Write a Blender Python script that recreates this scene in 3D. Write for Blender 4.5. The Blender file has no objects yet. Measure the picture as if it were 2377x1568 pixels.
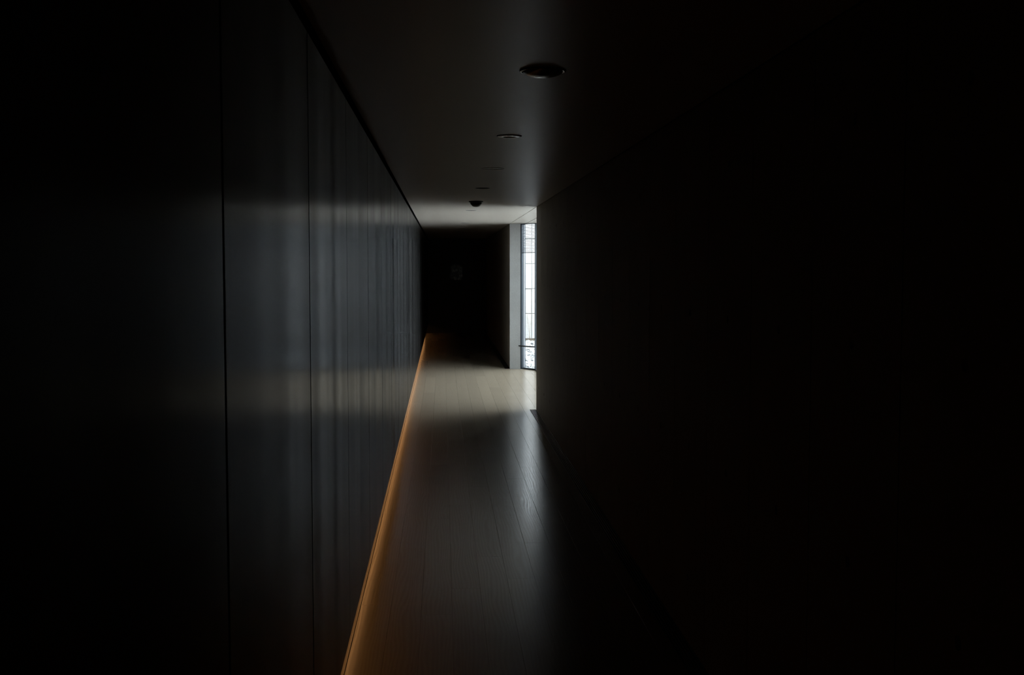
import bpy, bmesh, math, random
from mathutils import Vector, Matrix
import numpy as np

random.seed(7)
rng = np.random.default_rng(7)
S = bpy.context.scene
COL = S.collection

# ------------------------------------------------------------------ camera
H_EYE = 1.70
cam = bpy.data.cameras.new('camera')
cam.sensor_width = 36.0
cam.lens = 36.0 * 2700.0 / 2377.0
cam.clip_start = 0.05
cam_o = bpy.data.objects.new('camera', cam)
cam_o.location = (0, 0, H_EYE)
cam_o.rotation_euler = (math.radians(90 - 3.518), 0, math.radians(-3.3955))
COL.objects.link(cam_o)
S.camera = cam_o

# ------------------------------------------------------------------ sky: even overcast daylight
W = bpy.data.worlds.new('overcast_sky'); S.world = W
W.use_nodes = True
bg = W.node_tree.nodes['Background']
bg.inputs['Color'].default_value = (0.91, 0.955, 1.0, 1)
bg.inputs['Strength'].default_value = 1.0
EXPOSURE = 3.45
LED_STRENGTH = 0.29
vs = S.view_settings
vs.view_transform = 'Standard'; vs.look = 'None'; vs.gamma = 1.0; vs.use_curve_mapping = False
vs.exposure = EXPOSURE
cy = S.cycles
cy.max_bounces = 14; cy.diffuse_bounces = 8; cy.glossy_bounces = 6; cy.transparent_max_bounces = 16
cy.use_denoising = True
cy.sample_clamp_indirect = 6.0
cy.caustics_reflective = True

# ------------------------------------------------------------------ plan of the place (metres, camera stands at x=0 y=0)
XL = -0.375          # face of the left wall panels
XR = 1.10            # face of the concrete wall on the right
HC = 2.395           # ceiling
LIP = 0.222          # lower edge of the left panels
XB = -0.492          # back of the recess under the panels
XF = -0.416          # first board joint, just under the panels
Y0 = -1.6            # behind the camera
YC = 13.68           # corner where the bay opens
YJ = 19.18           # far side of the bay
YE = 29.55           # end of the corridor
GX = 1.018           # inner edge of the floor grille
F0 = Vector((1.285, 19.13, 0))                       # where the glazing starts
FD = Vector((math.cos(math.radians(52)), -math.sin(math.radians(52)), 0))
FN = Vector((math.sin(math.radians(52)), math.cos(math.radians(52)), 0))   # outwards
FL = 0.345                                            # the slanted pane, up to the corner post
F1 = F0 + FD * FL
XG = F1.x + 0.012                                     # from there the glazing runs parallel to the corridor

# portals only help the renderer find the daylight coming through the glazing
def portal(c, xax, out, w):
    pl = bpy.data.lights.new('daylight_portal', 'AREA')
    pl.shape = 'RECTANGLE'; pl.size = w; pl.size_y = HC
    pl.cycles.is_portal = True
    po = bpy.data.objects.new('daylight_portal', pl)
    y = out.cross(xax)
    po.matrix_world = Matrix(((xax.x, y.x, out.x, c.x), (xax.y, y.y, out.y, c.y), (xax.z, y.z, out.z, c.z), (0, 0, 0, 1)))
    COL.objects.link(po)
portal(F0 + FD * FL / 2 + FN * 0.12 + Vector((0, 0, HC / 2)), FD, FN, FL)
portal(Vector((XG + 0.12, (YC + F1.y) / 2, HC / 2)), Vector((0, -1, 0)), Vector((1, 0, 0)), F1.y - YC)

# ------------------------------------------------------------------ helpers
def tag(o, label=None, cat=None, group=None, kind=None):
    if label: o['label'] = label
    if cat: o['category'] = cat
    if group: o['group'] = group
    if kind: o['kind'] = kind
    return o

def link(name, data, parent=None, loc=(0, 0, 0), rot=(0, 0, 0)):
    o = bpy.data.objects.new(name, data)
    o.location = loc; o.rotation_euler = rot
    COL.objects.link(o)
    if parent: o.parent = parent
    return o

def empty(name, loc=(0, 0, 0), rz=0):
    o = link(name, None, None, loc, (0, 0, rz))
    o.empty_display_size = 0.1
    return o

class MB:
    """collects shapes, then builds one mesh"""
    def __init__(s): s.v = []; s.f = []; s.sm = []
    def add(s, vs, fs, smooth=False):
        n = len(s.v); s.v += [tuple(p) for p in vs]
        s.f += [tuple(i + n for i in f) for f in fs]; s.sm += [smooth] * len(fs)
    def box(s, a, b):
        x0, y0, z0 = a; x1, y1, z1 = b
        s.add([(x0,y0,z0),(x1,y0,z0),(x1,y1,z0),(x0,y1,z0),(x0,y0,z1),(x1,y0,z1),(x1,y1,z1),(x0,y1,z1)],
              [(0,3,2,1),(4,5,6,7),(0,1,5,4),(1,2,6,5),(2,3,7,6),(3,0,4,7)])
    def obox(s, o, ax, ay, az, a, b):
        """box in a frame o + x*ax + y*ay + z*az"""
        x0, y0, z0 = a; x1, y1, z1 = b
        P = lambda x, y, z: o + ax * x + ay * y + az * z
        s.add([P(x0,y0,z0),P(x1,y0,z0),P(x1,y1,z0),P(x0,y1,z0),P(x0,y0,z1),P(x1,y0,z1),P(x1,y1,z1),P(x0,y1,z1)],
              [(0,3,2,1),(4,5,6,7),(0,1,5,4),(1,2,6,5),(2,3,7,6),(3,0,4,7)])
    def prism(s, poly, z0, z1, ch=0.0):
        """vertical prism over a convex polygon, top edge chamfered by ch"""
        n = len(poly)
        c = Vector((sum(p[0] for p in poly) / n, sum(p[1] for p in poly) / n))
        rings = [[(p[0], p[1], z0) for p in poly], [(p[0], p[1], z1 - ch) for p in poly]]
        if ch:
            top = []
            for i, p in enumerate(poly):
                a = Vector(poly[i - 1]) - Vector(p); b = Vector(poly[(i + 1) % n]) - Vector(p)
                top.append((p[0] + ch * (a.normalized().x + b.normalized().x), p[1] + ch * (a.normalized().y + b.normalized().y), z1))
            rings.append(top)
        vs = [q for r in rings for q in r]
        fs = [tuple(reversed(range(n))), tuple((len(rings) - 1) * n + i for i in range(n))]
        for r in range(len(rings) - 1):
            for i in range(n):
                j = (i + 1) % n
                fs.append((r*n+i, r*n+j, (r+1)*n+j, (r+1)*n+i))
        s.add(vs, fs)
    def lathe(s, prof, n=40, c=(0, 0, 0), smooth=True, close_top=False, close_bottom=False):
        """profile [(r, z)] spun about z"""
        vs = []; fs = []
        for r, z in prof:
            for i in range(n):
                a = 2 * math.pi * i / n
                vs.append((c[0] + r * math.cos(a), c[1] + r * math.sin(a), c[2] + z))
        for k in range(len(prof) - 1):
            for i in range(n):
                j = (i + 1) % n
                fs.append((k*n+i, k*n+j, (k+1)*n+j, (k+1)*n+i))
        if close_bottom: fs.append(tuple(reversed(range(n))))
        if close_top: fs.append(tuple((len(prof)-1)*n + i for i in range(n)))
        s.add(vs, fs, smooth)
    def tube(s, pts, r, n=8, taper=None):
        pts = [Vector(p) for p in pts]
        vs = []; fs = []
        for k, p in enumerate(pts):
            t = (pts[min(k+1, len(pts)-1)] - pts[max(k-1, 0)]).normalized()
            u = t.cross(Vector((0, 0, 1)));
            if u.length < 1e-3: u = t.cross(Vector((1, 0, 0)))
            u.normalize(); w = t.cross(u)
            rr = r if taper is None else r * (1 - taper * k / (len(pts) - 1))
            for i in range(n):
                a = 2 * math.pi * i / n
                vs.append(p + u * rr * math.cos(a) + w * rr * math.sin(a))
        for k in range(len(pts) - 1):
            for i in range(n):
                j = (i + 1) % n
                fs.append((k*n+i, k*n+j, (k+1)*n+j, (k+1)*n+i))
        fs.append(tuple(reversed(range(n)))); fs.append(tuple((len(pts)-1)*n + i for i in range(n)))
        s.add(vs, fs, True)
    def holed(s, P, u0, u1, v0, v1, cu, cv, r, n=24, ring=None):
        """flat rectangle in (u,v) with a round hole; P maps (u,v,d) to space; ring = profile [(radius, depth)] of what goes in"""
        vs = []; fs = []
        ang = [2 * math.pi * (i + 0.5) / n for i in range(n)]
        inner = [(cu + r * math.cos(a), cv + r * math.sin(a)) for a in ang]
        outer = []
        for a in ang:
            du, dv = math.cos(a), math.sin(a)
            t = min(((u1 - cu) / du) if du > 0 else ((u0 - cu) / du), ((v1 - cv) / dv) if dv > 0 else ((v0 - cv) / dv))
            outer.append((cu + t * du, cv + t * dv))
        vs = [P(a, b, 0) for a, b in inner] + [P(a, b, 0) for a, b in outer]
        cor = [(u1, v1), (u0, v1), (u0, v0), (u1, v0)]
        for i in range(n):
            j = (i + 1) % n
            a, b = outer[i], outer[j]
            # which corner lies between two outer points on different sides
            extra = None
            for c in cor:
                on_a = abs(a[0]-c[0]) < 1e-6 or abs(a[1]-c[1]) < 1e-6
                on_b = abs(b[0]-c[0]) < 1e-6 or abs(b[1]-c[1]) < 1e-6
                same = (abs(a[0]-b[0]) < 1e-6) or (abs(a[1]-b[1]) < 1e-6)
                if on_a and on_b and not same: extra = c
            if extra:
                vs.append(P(extra[0], extra[1], 0))
                fs.append((i, n + i, len(vs) - 1, n + j, j))
            else:
                fs.append((i, n + i, n + j, j))
        s.add(vs, fs)
        if ring:
            rv = []; rf = []
            prof = [(r, 0)] + ring
            for rr, d in prof:
                rv += [P(cu + rr * math.cos(a), cv + rr * math.sin(a), d) for a in ang]
            for k in range(len(prof) - 1):
                for i in range(n):
                    j = (i + 1) % n
                    rf.append((k*n+i, k*n+j, (k+1)*n+j, (k+1)*n+i))
            rf.append(tuple((len(prof)-1)*n + i for i in range(n)))
            s.add(rv, rf)
    def mesh(s, name, mat, fix=True):
        m = bpy.data.meshes.new(name)
        m.from_pydata(s.v, [], s.f); m.validate()
        if fix:
            bm = bmesh.new(); bm.from_mesh(m)
            bmesh.ops.recalc_face_normals(bm, faces=bm.faces)
            bm.to_mesh(m); bm.free()
        if len(m.polygons) == len(s.sm):
            m.polygons.foreach_set('use_smooth', s.sm)
        m.materials.append(mat)
        return m
    def build(s, name, mat, parent=None, loc=(0, 0, 0), fix=True):
        return link(name, s.mesh(name, mat, fix), parent, loc)

# ------------------------------------------------------------------ materials
class N:
    def __init__(s, name):
        s.m = bpy.data.materials.new(name); s.m.use_nodes = True
        s.t = s.m.node_tree; s.b = s.t.nodes['Principled BSDF']; s.o = s.t.nodes['Material Output']
    def n(s, typ, **k):
        nd = s.t.nodes.new(typ)
        for a, v in k.items():
            if a.startswith('_'): setattr(nd, a[1:], v)
        return nd
    def l(s, a, b): s.t.links.new(a, b)
    def set(s, **k):
        for a, v in k.items():
            s.b.inputs[a.replace('_', ' ')].default_value = v
    def coords(s, scale=(1, 1, 1), rand=False, which='Object'):
        tc = s.n('ShaderNodeTexCoord'); mp = s.n('ShaderNodeMapping')
        mp.inputs['Scale'].default_value = scale
        s.l(tc.outputs[which], mp.inputs['Vector'])
        if rand:
            oi = s.n('ShaderNodeObjectInfo'); ml = s.n('ShaderNodeVectorMath', _operation='MULTIPLY_ADD')
            cb = s.n('ShaderNodeCombineXYZ')
            m1 = s.n('ShaderNodeMath', _operation='MULTIPLY'); m1.inputs[1].default_value = 37.0
            m2 = s.n('ShaderNodeMath', _operation='MULTIPLY'); m2.inputs[1].default_value = 91.0
            s.l(oi.outputs['Random'], m1.inputs[0]); s.l(oi.outputs['Random'], m2.inputs[0])
            s.l(m1.outputs[0], cb.inputs[0]); s.l(m2.outputs[0], cb.inputs[1]); s.l(m1.outputs[0], cb.inputs[2])
            ad = s.n('ShaderNodeVectorMath', _operation='ADD')
            s.l(mp.outputs[0], ad.inputs[0]); s.l(cb.outputs[0], ad.inputs[1])
            return ad.outputs[0]
        return mp.outputs[0]
    def noise(s, vec, scale, detail=4, rough=0.5, dist=0.0):
        nz = s.n('ShaderNodeTexNoise'); nz.inputs['Scale'].default_value = scale
        nz.inputs['Detail'].default_value = detail; nz.inputs['Roughness'].default_value = rough
        nz.inputs['Distortion'].default_value = dist
        s.l(vec, nz.inputs['Vector']); return nz.outputs['Fac']
    def ramp(s, fac, stops):
        r = s.n('ShaderNodeValToRGB'); e = r.color_ramp.elements
        e[0].position, e[0].color = stops[0][0], (*stops[0][1], 1)
        e[1].position, e[1].color = stops[-1][0], (*stops[-1][1], 1)
        for p, c in stops[1:-1]:
            q = e.new(p); q.color = (*c, 1)
        s.l(fac, r.inputs[0]); return r.outputs[0]
    def rng(s, fac, a, b, f0=0.0, f1=1.0):
        r = s.n('ShaderNodeMapRange'); r.inputs[1].default_value = f0; r.inputs[2].default_value = f1
        r.inputs[3].default_value = a; r.inputs[4].default_value = b
        s.l(fac, r.inputs[0]); return r.outputs[0]
    def bump(s, fac, strength, dist):
        b = s.n('ShaderNodeBump'); b.inputs['Strength'].default_value = strength; b.inputs['Distance'].default_value = dist
        s.l(fac, b.inputs['Height']); s.l(b.outputs[0], s.b.inputs['Normal'])
    def inp(s, name, sock): s.l(sock, s.b.inputs[name])

def simple(name, col, rough=0.5, metal=0.0, spec=0.5):
    k = N(name); k.set(Base_Color=(*col, 1), Roughness=rough, Metallic=metal); k.b.inputs['Specular IOR Level'].default_value = spec
    v = k.coords((1, 1, 1)); k.inp('Roughness', k.rng(k.noise(v, 30, 3), max(rough - 0.05, 0), rough + 0.05))
    return k.m

def grey(v, t=(1, 1, 1)): return (v * t[0], v * t[1], v * t[2])

# brushed dark wall panels, grain upright
k = N('dark_panel'); v = k.coords((14, 14, 0.12), rand=True)
g1 = k.noise(v, 1.0, 5, 0.6); g2 = k.noise(k.coords((2.4, 2.4, 0.02), rand=True), 1.0, 2)
k.inp('Base Color', k.ramp(g1, [(0.3, (0.007, 0.007, 0.007)), (0.7, (0.012, 0.0115, 0.011))]))
k.inp('Roughness', k.rng(g2, 0.14, 0.235, 0.32, 0.68))
k.set(Anisotropic=0.4)
tg = k.n('ShaderNodeCombineXYZ'); tg.inputs[1].default_value = 1.0; k.inp('Tangent', tg.outputs[0])
df = k.n('ShaderNodeBsdfDiffuse'); df.inputs[0].default_value = (0.008, 0.008, 0.008, 1)   # dull grain between the glossy brush marks
ms = k.n('ShaderNodeMixShader'); ms.inputs[0].default_value = 0.36
k.l(k.b.outputs[0], ms.inputs[1]); k.l(df.outputs[0], ms.inputs[2]); k.l(ms.outputs[0], k.o.inputs['Surface'])
M_PANEL = k.m

def concrete(name, base, rough=0.62, spec=0.35):
    k = N(name); v = k.coords((1, 1, 1), which='Object')
    a = k.noise(v, 1.7, 6, 0.6); b = k.noise(v, 60, 4, 0.6)
    mx = k.n('ShaderNodeMix', _data_type='RGBA', _blend_type='MULTIPLY'); mx.inputs[0].default_value = 1.0
    k.l(k.ramp(a, [(0.3, grey(0.82)), (0.7, (1, 1, 1))]), mx.inputs[6])
    k.l(k.ramp(b, [(0.35, grey(base[0] * 0.9, (1, base[1] / base[0], base[2] / base[0]))), (0.65, base)]), mx.inputs[7])
    k.inp('Base Color', mx.outputs[2])
    k.inp('Roughness', k.rng(a, rough - 0.06, rough + 0.06)); k.b.inputs['Specular IOR Level'].default_value = spec
    k.bump(b, 0.12, 0.002)
    return k.m
M_CONC = concrete('board_marked_concrete', (0.40, 0.365, 0.31), 0.7, 0.2)
M_CONC2 = concrete('pale_concrete', (0.62, 0.63, 0.625))
k = N('ceiling_plaster'); nz = k.noise(k.coords(), 0.9, 2)
cr = k.ramp(nz, [(0.3, (0.445, 0.41, 0.365)), (0.7, (0.465, 0.43, 0.385))]); k.inp('Base Color', cr)
k.inp('Roughness', k.rng(nz, 0.30, 0.33)); k.b.inputs['Specular IOR Level'].default_value = 0.12
df = k.n('ShaderNodeBsdfDiffuse'); k.l(cr, df.inputs[0])
sh = k.n('ShaderNodeMixShader'); sh.inputs[0].default_value = 0.45
k.l(k.b.outputs[0], sh.inputs[1]); k.l(df.outputs[0], sh.inputs[2]); k.l(sh.outputs[0], k.o.inputs['Surface'])
M_CEIL = k.m
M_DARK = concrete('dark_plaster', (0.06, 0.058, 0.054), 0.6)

def wood(name, c0, c1, r0, r1):
    k = N(name)
    wv = k.n('ShaderNodeTexWave', _wave_type='BANDS', _bands_direction='X', _wave_profile='SIN')
    wv.inputs['Scale'].default_value = 17.0; wv.inputs['Distortion'].default_value = 15.0; wv.inputs['Detail'].default_value = 1.5
    wv.inputs['Detail Scale'].default_value = 0.6; wv.inputs['Detail Roughness'].default_value = 0.45
    k.l(k.coords((1.0, 0.11, 1.0), rand=True), wv.inputs['Vector'])
    fine = k.noise(k.coords((170, 4.5, 170), rand=True), 1.0, 3, 0.6)
    rg = k.n('ShaderNodeMath', _operation='MULTIPLY'); k.l(wv.outputs['Fac'], rg.inputs[0]); rg.inputs[1].default_value = 0.34
    mix = k.n('ShaderNodeMath', _operation='MULTIPLY_ADD'); mix.inputs[1].default_value = 0.4; k.l(fine, mix.inputs[0]); k.l(rg.outputs[0], mix.inputs[2])
    oi = k.n('ShaderNodeObjectInfo')
    tone = k.rng(oi.outputs['Random'], 0.93, 1.06)
    mx = k.n('ShaderNodeMix', _data_type='RGBA', _blend_type='MULTIPLY'); mx.inputs[0].default_value = 1.0
    k.l(k.ramp(mix.outputs[0], [(0.1, c0), (0.65, c1)]), mx.inputs[6])
    cb = k.n('ShaderNodeCombineColor')
    for i in range(3): k.l(tone, cb.inputs[i])
    k.l(cb.outputs[0], mx.inputs[7]); k.inp('Base Color', mx.outputs[2])
    k.inp('Roughness', k.rng(wv.outputs['Fac'], r1, r0)); k.bump(wv.outputs['Fac'], 0.035, 0.0008); k.b.inputs['Specular IOR Level'].default_value = 0.18
    df = k.n('ShaderNodeBsdfDiffuse'); k.l(mx.outputs[2], df.inputs[0])          # open, unsealed grain
    sh = k.n('ShaderNodeMixShader'); sh.inputs[0].default_value = 0.29
    k.l(k.b.outputs[0], sh.inputs[1]); k.l(df.outputs[0], sh.inputs[2]); k.l(sh.outputs[0], k.o.inputs['Surface'])
    return k.m
M_WOOD = wood('smoked_oak', (0.175, 0.144, 0.106), (0.215, 0.181, 0.137), 0.18, 0.24)
M_BASE = wood('oak_base', (0.15, 0.128, 0.103), (0.18, 0.156, 0.127), 0.5, 0.6)
M_BLACK = simple('black_metal', (0.012, 0.012, 0.012), 0.45)
M_GLOSSB = simple('glossy_black', (0.012, 0.012, 0.012), 0.18)
M_SATIN = simple('satin_metal', (0.30, 0.30, 0.30), 0.3, 1.0)
M_FRAME = simple('anodised_frame', (0.05, 0.062, 0.075), 0.42, 0.3)
M_SLAT = simple('blind_slat', (0.03, 0.03, 0.029), 0.5)
M_PALE = simple('pale_cover', (0.45, 0.43, 0.40), 0.45)
M_GAP = simple('shadow_gap', (0.004, 0.004, 0.004), 0.9, 0, 0.0)

k = N('window_glass')
tr = k.n('ShaderNodeBsdfTransparent'); tr.inputs[0].default_value = (0.93, 0.97, 0.98, 1)
gl = k.n('ShaderNodeBsdfGlossy'); gl.inputs['Roughness'].default_value = 0.0
fr = k.n('ShaderNodeFresnel'); fr.inputs[0].default_value = 1.5
ge = k.n('ShaderNodeNewGeometry'); iv = k.n('ShaderNodeMath', _operation='SUBTRACT'); iv.inputs[0].default_value = 1.0; k.l(ge.outputs['Backfacing'], iv.inputs[1])
fm = k.n('ShaderNodeMath', _operation='MULTIPLY'); k.l(fr.outputs[0], fm.inputs[0]); k.l(iv.outputs[0], fm.inputs[1])
mx = k.n('ShaderNodeMixShader'); k.l(fm.outputs[0], mx.inputs[0]); k.l(tr.outputs[0], mx.inputs[1]); k.l(gl.outputs[0], mx.inputs[2])
k.l(mx.outputs[0], k.o.inputs['Surface']); M_GLASS = k.m

k = N('led_diffuser')
em = k.n('ShaderNodeEmission'); em.inputs[0].default_value = (1.0, 0.455, 0.15, 1); em.inputs[1].default_value = LED_STRENGTH
k.l(em.outputs[0], k.o.inputs['Surface']); M_LED = k.m

k = N('granite'); v = k.coords((1, 1, 1), rand=True)
a = k.noise(v, 2.2, 5, 0.6, 0.6); b = k.noise(v, 70, 4, 0.7)
mx = k.n('ShaderNodeMix', _data_type='RGBA', _blend_type='MULTIPLY'); mx.inputs[0].default_value = 1.0
k.l(k.ramp(a, [(0.42, (0.40, 0.40, 0.40)), (0.64, (0.375, 0.355, 0.335))]), mx.inputs[6])
k.l(k.ramp(b, [(0.3, grey(0.62)), (0.5, (1, 1, 1))]), mx.inputs[7])
k.inp('Base Color', mx.outputs[2]); k.set(Roughness=0.85); k.bump(b, 0.5, 0.01); M_GRAN = k.m
k = N('pebble'); oi = k.n('ShaderNodeTexCoord')
k.inp('Base Color', k.ramp(k.noise(oi.outputs['Object'], 9.0, 2, 0.5), [(0.36, (0.035, 0.037, 0.04)), (0.43, (0.26, 0.265, 0.27)), (0.65, (0.38, 0.38, 0.375))])); k.set(Roughness=0.8); M_PEB = k.m
k = N('soil'); k.inp('Base Color', k.ramp(k.noise(k.coords(), 9, 4), [(0.3, (0.58, 0.57, 0.56)), (0.7, (0.76, 0.75, 0.73))])); k.set(Roughness=0.95); M_SOIL = k.m
M_TWIG = simple('dry_bark', (0.24, 0.19, 0.14), 0.8)

k = N('print_paper')   # dim photographic print on the end wall: a dark field with a pale upright blotch and a pale edge
tc = k.coords((1, 1, 1), which='Generated')
b1 = k.noise(tc, 4.5, 4, 0.6, 0.8)
k.inp('Base Color', k.ramp(b1, [(0.46, (0.02, 0.02, 0.02)), (0.56, (0.10, 0.10, 0.09)), (0.70, (0.34, 0.33, 0.30))])); k.set(Roughness=0.35); M_PRINT = k.m

# ------------------------------------------------------------------ setting: floor
fl = MB()
fl.box((XB - 0.02, Y0, -0.12), (XR + 0.03, YE, -0.021)); fl.box((XL - 0.3, Y0 - 0.2, -0.32), (XR + 0.26, YE + 0.2, -0.12))
fl.prism([(XR, YC - 0.2), (XG + 0.1, YC - 0.2), (XG + 0.1, F1.y), (F0.x + 0.05, F0.y + 0.1), (XR, YJ)], -0.32, -0.021)
floor = fl.build('floor', M_GAP); tag(floor, 'dark oak plank floor of the corridor', 'floor', kind='structure')

PW = 0.1517
PX0 = XF            # first board joint
GAP = 0.0007
PLEN = 2.165
plank_meshes = {}
def plank(x0, x1, y0, y1):
    w, l = x1 - x0, y1 - y0
    key = (round(w, 4), round(l, 3))
    if key not in plank_meshes:
        m = MB(); g = GAP / 2
        m.prism([(g, g), (w - g, g), (w - g, l - g), (g, l - g)], -0.02, 0.0, 0.0003)
        plank_meshes[key] = m.mesh('plank', M_WOOD)
    link('plank', plank_meshes[key], floor, (x0, y0, 0))
known = {-1: 6.4, 0: 5.78, 1: 6.95, 2: 7.76, 3: 6.05, 4: 6.72, 5: 6.232, 6: 7.04, 7: 5.4, 8: 6.5, 9: 7.3}
def facade_y(x): return F0.y + (x - F0.x) * FD.y / FD.x
rows = 13
for r in range(-1, rows):
    x0 = max(PX0 + r * PW, XB); x1 = min(PX0 + (r + 1) * PW, XG)
    if r == -1: x1 -= 0.0022
    off = known.get(r, random.uniform(0, PLEN))
    spans = []
    if x1 < GX + 0.1 and r < 9: spans.append((x0, x1, Y0, YE))
    elif r == 9:
        spans += [(x0, GX, Y0, YC), (x0, x1, YC, YJ), (x0, GX, YJ, YE)]
    else: spans.append((x0, x1, YC, None))
    for a, b, ya, yb in spans:
        skew = yb is None
        ye = (min(facade_y(a), YJ) - 0.0) if skew else yb
        cuts = [ya]
        y = off - PLEN * math.ceil((off - ya) / PLEN) + PLEN
        while y < ye - 0.12:
            if y > ya + 0.12: cuts.append(y)
            y += PLEN
        cuts.append(ye)
        for i in range(len(cuts) - 1):
            if skew and i == len(cuts) - 2:
                m = MB(); g = GAP / 2
                ya_, yl, yr = cuts[i], min(facade_y(a), YJ), min(facade_y(b), YJ)
                m.prism([(g, g), (b - a - g, g), (b - a - g, yr - ya_ - 0.01), (g, yl - ya_ - 0.01)], -0.02, 0.0, 0.0003)
                link('plank', m.mesh('plank', M_WOOD), floor, (a, ya_, 0))
            else: plank(a, b, cuts[i], cuts[i + 1])
# strip of oak at the back of the recess under the panels
m = MB()
y = Y0
while y < YE:
    m.box((XB - 0.018, y + 0.0005, -0.02), (XB - 0.0006, min(y + PLEN * 1.1, YE) - 0.0005, LIP + 0.041)); y += PLEN * 1.1
tag(m.build('baseboard_left', M_BASE), 'oak base strip in the lit recess under the dark panels', 'baseboard', kind='structure')

# ------------------------------------------------------------------ left wall
m = MB()
m.box((XL - 0.25, Y0, LIP + 0.042), (XL - 0.0115, YE + 0.0, HC + 0.10))
m.box((XL - 0.25, Y0, -0.12), (XB - 0.018, YE, LIP + 0.042))
wl = m.build('wall_left', M_GAP); tag(wl, 'left wall clad in tall dark brushed panels', 'wall', kind='structure')
PYL = 1.286; ps = 2.024 - PYL * 3
WTOP = 2.352
for i in range(30):
    ya = max(ps + i * PYL, Y0); yb = min(ps + (i + 1) * PYL, YE)
    if yb - ya < 0.05: continue
    g = 0.008
    dx = random.uniform(-0.0003, 0.0003); dz = random.uniform(-0.0015, 0.0015)
    m = MB()
    ch = 0.0012
    # upright slab with chamfered front edges, front face towards +x
    a, b, c, d = ya + g, yb - g, LIP + dz, WTOP
    vs_ = [(-0.010, a, c), (-0.010, b, c), (-0.010, b, d), (-0.010, a, d),
           (-ch, a, c), (-ch, b, c), (-ch, b, d), (-ch, a, d),
           (0, a + ch, c + ch), (0, b - ch, c + ch), (0, b - ch, d - ch), (0, a + ch, d - ch)]
    fs_ = [(3, 2, 1, 0), (8, 9, 10, 11)]
    for s_ in (0, 4):
        for q in range(4):
            fs_.append((s_ + q, s_ + (q + 1) % 4, s_ + 4 + (q + 1) % 4, s_ + 4 + q))
    m.add([(p[0], p[1] - ya, p[2]) for p in vs_], fs_)
    m.build('panel', M_PANEL, wl, (XL + dx, ya, 0))

# ------------------------------------------------------------------ right wall: cast concrete with tie holes
TY = 0.6843; TIE_Z = [0.293, 0.892, 1.491, 2.092]
def conc_panel(y0, y1, parent, mat):
    g = 0.0035; w = y1 - y0
    m = MB()
    P = lambda u, v, d: (d, u, v)      # face looks to -x, depth goes +x
    zs = [0.0, 0.593, 1.19, 1.79, HC - 0.005]
    for q in range(4):
        if w > 0.4: m.holed(P, g, w - g, zs[q], zs[q + 1], w / 2, TIE_Z[q], 0.0165, 20, [(0.0150, 0.018)])
        else: m.add([P(g, zs[q], 0), P(w - g, zs[q], 0), P(w - g, zs[q + 1], 0), P(g, zs[q + 1], 0)], [(0, 3, 2, 1)])
    z0, z1 = zs[0], zs[-1]
    d = 0.03
    m.add([P(g, z0, 0), P(w - g, z0, 0), P(w - g, z1, 0), P(g, z1, 0), P(g, z0, d), P(w - g, z0, d), P(w - g, z1, d), P(g, z1, d)],
          [(0, 1, 5, 4), (1, 2, 6, 5), (2, 3, 7, 6), (3, 0, 4, 7)])
    return m
m = MB()
m.box((XR + 0.028, Y0, -0.12), (XR + 0.26, YC - 0.03, HC + 0.1))
wr = m.build('wall_right', M_CONC); tag(wr, 'near concrete wall with rows of small tie holes', 'wall', kind='structure')
wf_m = MB(); wf_m.box((XR + 0.028, YJ + 0.03, -0.12), (F0.x + 0.01, YE, HC + 0.1))
wf = wf_m.build('wall_right_far', M_CONC); tag(wf, 'far concrete wall beyond the lit bay', 'wall', kind='structure')
cp = conc_panel(0, TY, None, M_CONC).mesh('panel', M_CONC, False)
yy = YC - TY
while yy > Y0 - TY:
    link('panel', cp, wr, (XR, yy, 0)); yy -= TY
m = MB(); m.box((XR + 0.002, YC - 0.03, -0.12), (XG + 0.09, YC - 0.002, HC + 0.1)); m.box((XR + 0.26, YC - 0.3, -0.12), (XG + 0.09, YC - 0.03, HC + 0.1))
tag(m.build('wall_bay', M_CONC2), 'pale concrete wall closing the near side of the bay', 'wall', kind='structure')
yy = YJ
while yy < YE:
    link('panel', cp, wf, (XR, yy, 0)); yy += TY
m = MB()
m.prism([(XR + 0.001, YJ - 0.001), (F0.x - 0.012, F0.y - 0.03), (F0.x - 0.012, YJ + 0.16), (XR + 0.001, YJ + 0.03)], 0.0, HC - 0.002)
tag(m.build('wall_jamb', M_CONC2), 'pale concrete return between far wall and glazing', 'wall', kind='structure')

# ------------------------------------------------------------------ end walls
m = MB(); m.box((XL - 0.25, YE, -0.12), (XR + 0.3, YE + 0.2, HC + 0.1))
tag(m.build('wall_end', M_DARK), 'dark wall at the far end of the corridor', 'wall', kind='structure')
m = MB(); m.box((XL - 0.25, Y0 - 0.2, -0.12), (XR + 0.3, Y0, HC + 0.1))
tag(m.build('wall_back', M_DARK), 'dark wall behind the viewpoint', 'wall', kind='structure')

# ------------------------------------------------------------------ ceiling with round cut-outs for the fittings
LX = 0.357; LY0 = 4.169; LS = 2.092
FIT = {0: ('dome', 0.083), 1: ('ring', 0.067), 2: ('disc', 0.085), 3: ('can', 0.066), 4: ('smoke', 0.076),
       5: ('can', 0.067), 7: ('can', 0.067), 8: ('flat', 0.072), 9: ('flat', 0.066)}
m = MB()
Pc = lambda u, v, d: (u, v, HC + d)
edges = [Y0]
for i in range(-2, 13):
    a = LY0 + (i - 0.5) * LS; b = a + LS
    a = max(a, Y0); b = min(b, YE)
    if b <= a: continue
    ft = FIT.get(i)
    if ft and ft[0] in ('ring', 'can', 'disc'):
        m.holed(Pc, XL, XR - 0.002, a, b, LX, LY0 + i * LS, ft[1] - 0.006, 40)
    else:
        m.add([(XL, a, HC), (XR - 0.002, a, HC), (XR - 0.002, b, HC), (XL, b, HC)], [(0, 1, 2, 3)])
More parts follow.
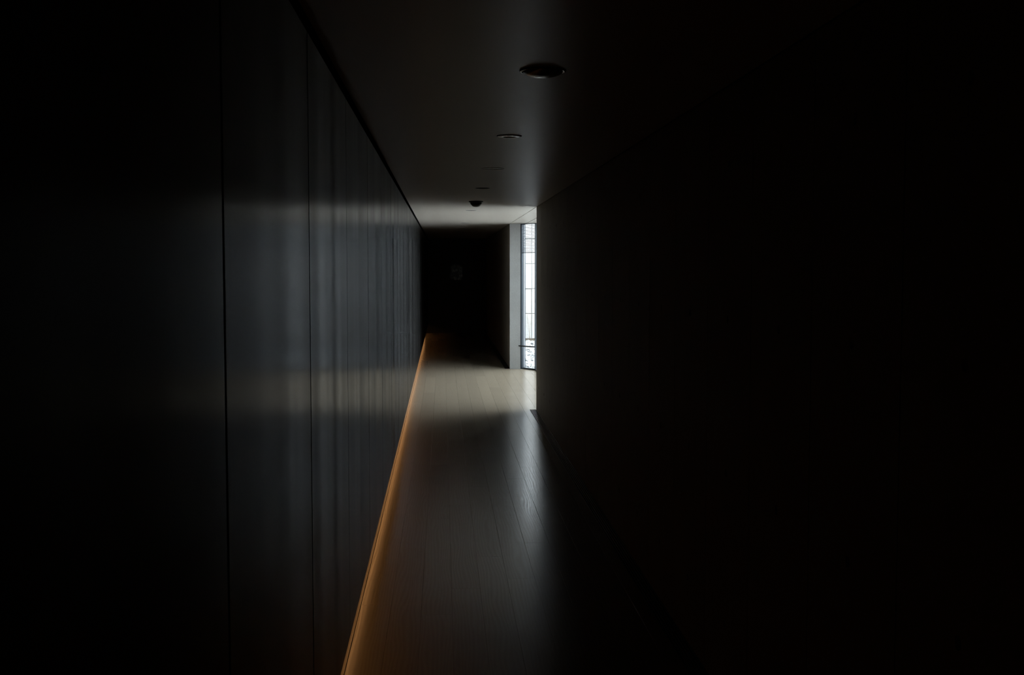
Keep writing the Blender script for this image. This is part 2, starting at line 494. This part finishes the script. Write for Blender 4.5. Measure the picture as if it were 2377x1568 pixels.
m.add([(XL, Y0, HC), (XL, YE, HC), (XL, YE, HC + 0.02), (XL, Y0, HC + 0.02)], [(0, 1, 2, 3)])
m.add([(XR - 0.002, Y0, HC), (XR - 0.002, YE, HC), (XR - 0.002, YE, HC + 0.02), (XR - 0.002, Y0, HC + 0.02)], [(0, 1, 2, 3)])
ceil = m.build('ceiling', M_CEIL); tag(ceil, 'smooth grey ceiling over the corridor', 'ceiling', kind='structure')
m = MB(); m.box((XL - 0.25, Y0, HC + 0.10), (XR + 0.26, YE, HC + 0.2))
m.box((XR + 0.26, YC - 0.3, HC + 0.10), (XG + 0.12, YJ + 0.25, HC + 0.2)); m.build('slab', M_GAP, ceil)
m = MB(); m.prism([(XR + 0.006, YC), (1.352, YC), (1.352, facade_y(1.352) + 0.1), (F0.x, YJ), (XR + 0.006, YJ)], HC, HC + 0.02); m.build('ceiling_board', M_CEIL, ceil)
m = MB(); m.prism([(1.362, YC), (XG + 0.12, YC), (XG + 0.12, F1.y + 0.03), (1.362, facade_y(1.362) + 0.1)], HC, HC + 0.02); m.build('ceiling_board', M_CEIL, ceil)

# ------------------------------------------------------------------ glazing of the bay
UP = Vector((0, 0, 1))
win = tag(empty('window_1', F0), 'tall dark framed glazing set at a slant in the bay', 'window', kind='structure')
win.rotation_euler = (0, 0, 0)
FW = 0.028; FDEP = 0.085
RUN = ((Vector((0, 0, 0)), FD, FN, [0.0, FL]),
       (F1 - F0 + Vector((XG - F1.x - 0.012, -0.02, 0)), Vector((0, -1, 0)), Vector((1, 0, 0)), [0.0] + [0.86 * q for q in range(1, 6)] + [F1.y - YC - 0.04]))
def wpart(name, mat, run, a, b):
    m = MB(); m.obox(run[0], run[1], run[2], UP, a, b)
    return m.build(name, mat, win)
for ri, run in enumerate(RUN):
    mull = run[3]
    for i, s_ in enumerate(mull):
        if not (ri == 1 and i == 0): wpart('post', M_FRAME, run, (s_ - FW / 2, 0.0, 0.0), (s_ + FW / 2, FDEP, HC - 0.001))
    if ri == 1:     # unseen upright fins added outside the long run to block grazing daylight
        for s_ in mull[1:]: wpart('added_shade_fin', M_FRAME, run, (s_ - 0.012, FDEP + 0.001, -0.05), (s_ + 0.012, FDEP + 0.12, HC + 0.1))
    for i in range(len(mull) - 1):
        a, b = mull[i] + FW / 2, mull[i + 1] - FW / 2
        wpart('bottom_rail', M_FRAME, run, (a, 0.0, -0.01), (b, FDEP, 0.026))
        wpart('top_rail', M_FRAME, run, (a, 0.03, HC - 0.007), (b, FDEP, HC - 0.001))
        wpart('pane', M_GLASS, run, (a, 0.066, 0.026), (b, 0.072, HC - 0.007))
wpart('glazing_bead', simple('pale_bead', (0.62, 0.62, 0.66), 0.5), RUN[0], (FW / 2, 0.046, 0.026), (FW / 2 + 0.004, 0.060, HC - 0.007))
wpart('post', M_FRAME, RUN[1], (-0.03, -0.004, 0.0), (0.05, FDEP + 0.02, HC - 0.001))
# black gasket between concrete and first post
wpart('gasket', M_GAP, RUN[0], (-0.045, -0.005, 0.0), (-FW / 2, 0.06, HC - 0.001))

# venetian blinds
def blind(run, s0, s1, label):
    O, FD, FN = run[0], run[1], run[2]
    root = empty('venetian_blind', F0 + O + FD * (s0 + s1) / 2 + UP * 1.92)
    tag(root, label, 'blind')
    hw = (s1 - s0) / 2
    def part(name, boxes, mat=M_SLAT):
        m = MB()
        for a, b in boxes: m.obox(Vector((0, 0, 0)), FD, FN, UP, a, b)
        return m.build(name, mat, root)
    z0 = 0.0
    pitch = 0.0241; n = 19
    mm = MB()   # one curved, slightly tilted slat
    prof = [(-0.0105, -0.0042), (-0.005, -0.0008), (0.0, 0.0012), (0.005, 0.0026), (0.0105, 0.0036)]
    vs_ = []; fs_ = []
    for e in (-hw, hw):
        for zz in (0.0, 0.0012):
            vs_ += [FD * e + FN * (p[0] + 0.028) + UP * (p[1] + zz) for p in prof]
    L5 = len(prof)
    for q in range(L5 - 1):
        fs_.append((q, q + 1, 2*L5 + q + 1, 2*L5 + q)); fs_.append((L5 + q, 3*L5 + q, 3*L5 + q + 1, L5 + q + 1))
    fs_.append((0, 2*L5, 3*L5, L5)); fs_.append((L5 - 1, 2*L5 - 1, 4*L5 - 1, 3*L5 - 1))
    fs_.append(tuple(range(L5)) + tuple(reversed(range(L5, 2*L5)))); fs_.append(tuple(range(2*L5, 3*L5)) + tuple(reversed(range(3*L5, 4*L5))))
    mm.add(vs_, fs_)
    sm = mm.mesh('slat', M_SLAT)
    for i in range(1, n + 1): link('slat', sm, root, (0, 0, i * pitch))
    part('bottom_bar', [((-hw, 0.020, -0.006), (hw, 0.036, 0.005))])
    top = HC - 1.92
    part('head_rail', [((-hw, 0.018, top - 0.002), (hw, 0.038, top + 0.018))])
    for e in ((-hw + 0.05, hw - 0.05) if hw > 0.2 else ()):
        part('cord', [((e - 0.0006, 0.0165, 0), (e + 0.0006, 0.0175, top))])
blind(RUN[0], FW / 2 + 0.002, FL - FW / 2 - 0.002, 'narrow half-lowered dark venetian blind at the head of the window beside concrete return')

# low guard bar across the glazing
gr = tag(empty('guard_bar', F0 + UP * 0.385), 'thin dark guard bar low across the tall window', 'guard bar')
m = MB(); m.tube([FD * -0.055 - FN * 0.035, FD * (FL - 0.02) - FN * 0.035], 0.011, 10); m.build('bar', M_BLACK, gr)
for s_ in (-0.035, FL - 0.01):
    m = MB(); m.obox(FD * s_, FD, FN, UP, (-0.009, -0.035, -0.009), (0.009, 0.0, 0.009)); m.build('bracket', M_BLACK, gr)

# ------------------------------------------------------------------ warm light strip in the recess under the panels
led = tag(empty('led_strip_light', (-0.452, Y0, LIP)), 'warm amber light strip hidden in the recess along the left floor edge', 'light strip')
m = MB(); m.box((-0.0265, 0.0, 0.0285), (-0.0005, YE - Y0 - 0.001, 0.038)); m.build('channel', M_SATIN, led)
seg = MB(); seg.box((-0.025, 0.002, 0.022), (-0.002, PYL - 0.002, 0.0282)); sm = seg.mesh('diffuser', M_LED)
yy = 0.0
while yy + PYL < YE - Y0 + 0.01:
    link('diffuser', sm, led, (0, yy, 0)); yy += PYL

# ------------------------------------------------------------------ floor grilles beside the concrete walls
def grille(y0, y1, label):
    root = tag(empty('floor_grille', (GX, y0, 0)), label, 'floor grille', 'linear floor grilles')
    L = y1 - y0; w = XR - GX - 0.002
    m = MB(); m.box((0.001, 0, -0.0205), (w, L, -0.0185)); m.build('tray', M_BLACK, root)
    b = MB(); b.box((0, 0, -0.018), (0.0045, L, 0.0)); bm_ = b.mesh('bar', M_BARS)
    nb = 6
    for i in range(nb):
        link('bar', bm_, root, (0.001 + i * (w - 0.0065) / (nb - 1), 0, 0))
M_BARS = simple('grille_bar', (0.16, 0.14, 0.115), 0.4, 0.7)
grille(Y0, YC, 'black linear floor grille along the foot of the near concrete wall')
grille(YJ, YE, 'black linear floor grille along the foot of the far wall beyond the bay')

# ------------------------------------------------------------------ ceiling fittings
def fitting(i, name, label, cat, group=None):
    return tag(empty(name, (LX, LY0 + i * LS, HC)), label, cat, group)

d = fitting(0, 'dome_fixture', 'wide shallow glossy black dome on the ceiling, largest of the ceiling fittings', 'ceiling fitting')
m = MB(); m.lathe([(0.0835, 0.0), (0.0835, -0.004), (0.081, -0.0065), (0.073, -0.0065), (0.071, -0.002)], 64); m.build('rim', M_GLOSSB, d)
m = MB()
R = 0.072; prof = [(R * math.cos(t), -0.003 - 0.023 * math.sin(t)) for t in [math.pi / 2 * q / 14 for q in range(14)]] + [(0.0008, -0.026)]
m.lathe(prof, 64, close_top=True); m.build('dome', simple('satin_black', (0.35, 0.35, 0.35), 0.26, 1.0, 0.5), d)

d = fitting(1, 'pinhole_downlight', 'flat silvery ring downlight with a small dark centre hole, just past the black dome', 'downlight')
m = MB(); m.lathe([(0.067, 0.0), (0.067, -0.002), (0.0655, -0.0038), (0.058, -0.0055), (0.044, -0.0072), (0.034, -0.0072), (0.031, -0.005), (0.030, 0.014)], 64); m.build('trim_ring', simple('brushed_ring', (0.75, 0.75, 0.75), 0.28, 0.3, 0.8), d)
m = MB(); m.lathe([(0.031, 0.014), (0.030, 0.06), (0.001, 0.061)], 48, close_top=True); m.build('light_well', M_BLACK, d)

d = fitting(2, 'round_fitting', 'broad dark ceiling disc with a thin bright rim, third from the black dome end', 'ceiling fitting')
m = MB(); m.lathe([(0.085, 0.0), (0.085, -0.0016), (0.0838, -0.0026), (0.0805, -0.0024), (0.079, 0.0015)], 64); m.build('rim', simple('bright_rim', (0.8, 0.8, 0.8), 0.25, 0.3, 0.8), d)
m = MB(); m.lathe([(0.0795, 0.0012), (0.078, 0.0008), (0.001, 0.0004)], 64, close_top=True); m.build('face', simple('grey_face', (0.20, 0.19, 0.17), 0.5), d)
m = MB(); m.lathe([(0.005, 0.0012), (0.005, -0.0012), (0.0035, -0.002), (0.0005, -0.0022)], 20, close_top=True); m.build('screw', M_SATIN, d)

def can(i, label, rad):
    d = fitting(i, 'recessed_downlight', label, 'downlight', 'recessed downlights along the ceiling')
    m = MB(); m.lathe([(rad, 0.0), (rad, -0.002), (rad - 0.003, -0.003), (rad - 0.008, -0.002), (rad - 0.010, 0.003)], 56); m.build('trim_ring', M_BLACK if i == 3 else M_SATIN2, d)
    m = MB(); m.lathe([(rad - 0.010, 0.003), (rad - 0.020, 0.05), (rad - 0.024, 0.07), (0.001, 0.071)], 48, close_top=True); m.build('reflector', M_BLACK, d)
M_SATIN2 = simple('grey_trim', (0.24, 0.235, 0.225), 0.45, 0.2)
can(3, 'small black recessed downlight on the dim ceiling just before the smoke detector', 0.066)
can(5, 'small recessed downlight on the bright ceiling just past the smoke detector', 0.067)
can(7, 'small recessed downlight at the far edge of the bright ceiling band', 0.067)

def flat(i, label, rad):
    d = fitting(i, 'flush_downlight', label, 'downlight', 'flush discs at the dark end')
    m = MB(); m.lathe([(rad, 0.0), (rad, -0.004), (rad - 0.004, -0.006), (rad - 0.012, -0.006)], 56); m.build('trim_ring', M_PALE, d)
    m = MB(); m.lathe([(rad - 0.012, -0.0058), (rad - 0.016, -0.003), (0.001, -0.003)], 48, close_top=True); m.build('lens', M_PALE, d)
flat(8, 'flush pale disc light catching a glint where the ceiling turns dark', 0.072)
flat(9, 'faint flush disc light on the dark ceiling, last before the end wall', 0.066)

d = fitting(4, 'smoke_detector', 'dark round smoke detector hanging from the ceiling before the bay', 'smoke detector')
m = MB(); m.lathe([(0.076, 0.0), (0.076, -0.009), (0.073, -0.013), (0.060, -0.014)], 56); m.build('base', M_SMOKE if False else M_BLACK, d)
m = MB(); m.lathe([(0.064, -0.013), (0.062, -0.020), (0.056, -0.034), (0.046, -0.048), (0.032, -0.058), (0.016, -0.0625), (0.001, -0.063)], 56, close_top=True); m.build('chamber', simple('detector_shell', (0.07, 0.066, 0.05), 0.5), d)
m = MB()
for q in range(16):
    a = 2 * math.pi * q / 16
    ux = Vector((math.cos(a), math.sin(a), 0)); uy = Vector((-math.sin(a), math.cos(a), 0))
    m.obox(ux * 0.0580, ux, uy, UP, (-0.002, -0.004, -0.030), (0.0022, 0.004, -0.0145))
m.build('vent', M_BLACK, d)

d = tag(empty('sprinkler_cover', (0.985, 13.37, HC)), 'small pale flush disc on the ceiling by the concrete corner', 'sprinkler cover')
m = MB(); m.lathe([(0.045, 0.0), (0.045, -0.0008), (0.0435, -0.0018), (0.001, -0.0022)], 40, close_top=True); m.build('plate', M_PALE, d)

# ------------------------------------------------------------------ small framed picture on the end wall
p = tag(empty('framed_picture', (0.345, YE, 1.335)), 'small dark framed picture on the unlit end wall', 'picture')
w2, hh, t = 0.161, 0.415, 0.014
for a, b in (((-w2, 0), (-w2 + t, hh)), ((w2 - t, 0), (w2, hh)), ((-w2 + t, 0), (w2 - t, t)), ((-w2 + t, hh - t), (w2 - t, hh))):
    m = MB(); m.box((a[0], -0.024, a[1]), (b[0], -0.001, b[1])); m.build('frame_bar', M_BLACK, p)
m = MB(); m.box((-w2 + t, -0.014, t), (w2 - t, -0.002, hh - t)); m.build('print', M_PRINT, p)

# ------------------------------------------------------------------ courtyard outside
m = MB(); m.add([(1.3, 4.0, -0.06), (14, 4.0, -0.06), (14, 31, -0.06), (1.3, 31, -0.06)], [(0, 1, 2, 3)])
tag(m.build('ground', M_SOIL), 'pale gravel ground of the courtyard', 'ground', kind='structure')
YW = 26.95
wc_m = MB(); wc_m.box((0.6 + 0.9, YW + 0.05, -0.3), (12.0, YW + 0.35, 3.45))
wc = wc_m.build('wall_courtyard', simple('mortar', (0.17, 0.145, 0.115), 0.9)); tag(wc, 'pale granite block wall across the courtyard', 'wall', kind='structure')
SW, SH = 1.16, 0.58
for r in range(6):
    for c in range(9):
        x0 = 2.055 + (c - 1) * SW; z0 = 0.012 + r * SH
        bw = SW
        if c == 0: bw = 0.70; x0 = 2.055 - bw
        m = MB(); g = 0.004
        dep = random.uniform(-0.012, 0.012)
        a, b, cc, dd = g, bw - g, g, SH - g
        ch = 0.012
        vs_ = [(a, 0.08, cc), (b, 0.08, cc), (b, 0.08, dd), (a, 0.08, dd), (a, ch, cc), (b, ch, cc), (b, ch, dd), (a, ch, dd),
               (a + ch, 0, cc + ch), (b - ch, 0, cc + ch), (b - ch, 0, dd - ch), (a + ch, 0, dd - ch)]
        fs_ = [(3, 2, 1, 0), (8, 9, 10, 11)]
        for s_ in (0, 4):
            for q in range(4): fs_.append((s_ + q, s_ + (q + 1) % 4, s_ + 4 + (q + 1) % 4, s_ + 4 + q))
        m.add(vs_, fs_)
        m.build('stone_block', M_GRAN, wc, (x0, YW + dep, z0))

m = MB(); m.box((6.4, 5.0, -0.3), (6.7, YW + 0.05, 2.5))  # added out of view, kept dark to cut low daylight through the glazing
tag(m.build('wall_added_screen', concrete('screen_wall_dark', (0.16, 0.155, 0.145), 0.8)), 'added unseen dark wall beside the courtyard, dimming low daylight into the bay', 'wall', kind='structure')

# gravel: one mass of pebbles
t_ = (1 + 5 ** 0.5) / 2
ico = np.array([(-1,t_,0),(1,t_,0),(-1,-t_,0),(1,-t_,0),(0,-1,t_),(0,1,t_),(0,-1,-t_),(0,1,-t_),(t_,0,-1),(t_,0,1),(-t_,0,-1),(-t_,0,1)], float)
ico /= np.linalg.norm(ico[0])
icf = np.array([(0,11,5),(0,5,1),(0,1,7),(0,7,10),(0,10,11),(1,5,9),(5,11,4),(11,10,2),(10,7,6),(7,1,8),(3,9,4),(3,4,2),(3,2,6),(3,6,8),(3,8,9),(4,9,5),(2,4,11),(6,2,10),(8,6,7),(9,8,1)])
V = []; F = []; n = 0
cnt = 0
while cnt < 8500:
    x = rng.uniform(1.36, 3.4); y = rng.uniform(16.5, YW - 0.09)
    q = Vector((x, y, 0)) - F0
    if q.dot(FN) < 0.16 or (y < F1.y + 0.1 and x < XG + 0.16): continue
    r = rng.uniform(0.014, 0.038) * (1.6 if rng.random() < 0.06 else 1)
    jit = ico * (1 + rng.uniform(-0.22, 0.22, (12, 1)))
    a = rng.uniform(0, 6.28); ca, sa = math.cos(a), math.sin(a)
    sc = np.array([r * rng.uniform(0.8, 1.5), r, r * rng.uniform(0.45, 0.8)])
    pv = jit * sc; pv = np.stack([pv[:, 0] * ca - pv[:, 1] * sa, pv[:, 0] * sa + pv[:, 1] * ca, pv[:, 2]], 1)
    V.append(pv + (x, y, -0.06 + sc[2] * 0.6 + rng.uniform(0, 0.012))); F.append(icf + n); n += 12; cnt += 1
V = np.concatenate(V); F = np.concatenate(F)
me = bpy.data.meshes.new('gravel'); me.from_pydata(V.tolist(), [], F.tolist()); me.materials.append(M_PEB)
tag(link('gravel', me), 'pale pebbles covering the ground outside the window', 'gravel', kind='stuff')

# dry creeper on the granite wall
vine = tag(empty('dry_creeper', (1.98, YW - 0.03, 0.02)), 'thin dry brown creeper climbing the granite wall outside', 'creeper')
def stem(p0, dirx, hgt, name='stem', r=0.003):
    pts = []; x, z = p0
    for q in range(12):
        f_ = q / 11
        pts.append((x + dirx * f_ ** 1.5 + 0.02 * math.sin(5 * f_ + dirx * 9), -0.012 - 0.01 * math.sin(7 * f_), z + hgt * f_))
    m = MB(); m.tube(pts, r, 6, 0.75); m.build(name, M_TWIG, vine)
stem((0.05, 0.0), -0.22, 0.95, r=0.0035)
stem((0.0, 0.0), 0.16, 0.62)
stem((-0.05, 0.35), 0.12, 0.38, 'twig', 0.002)
stem((0.02, 0.45), -0.25, 0.12, 'twig', 0.002)
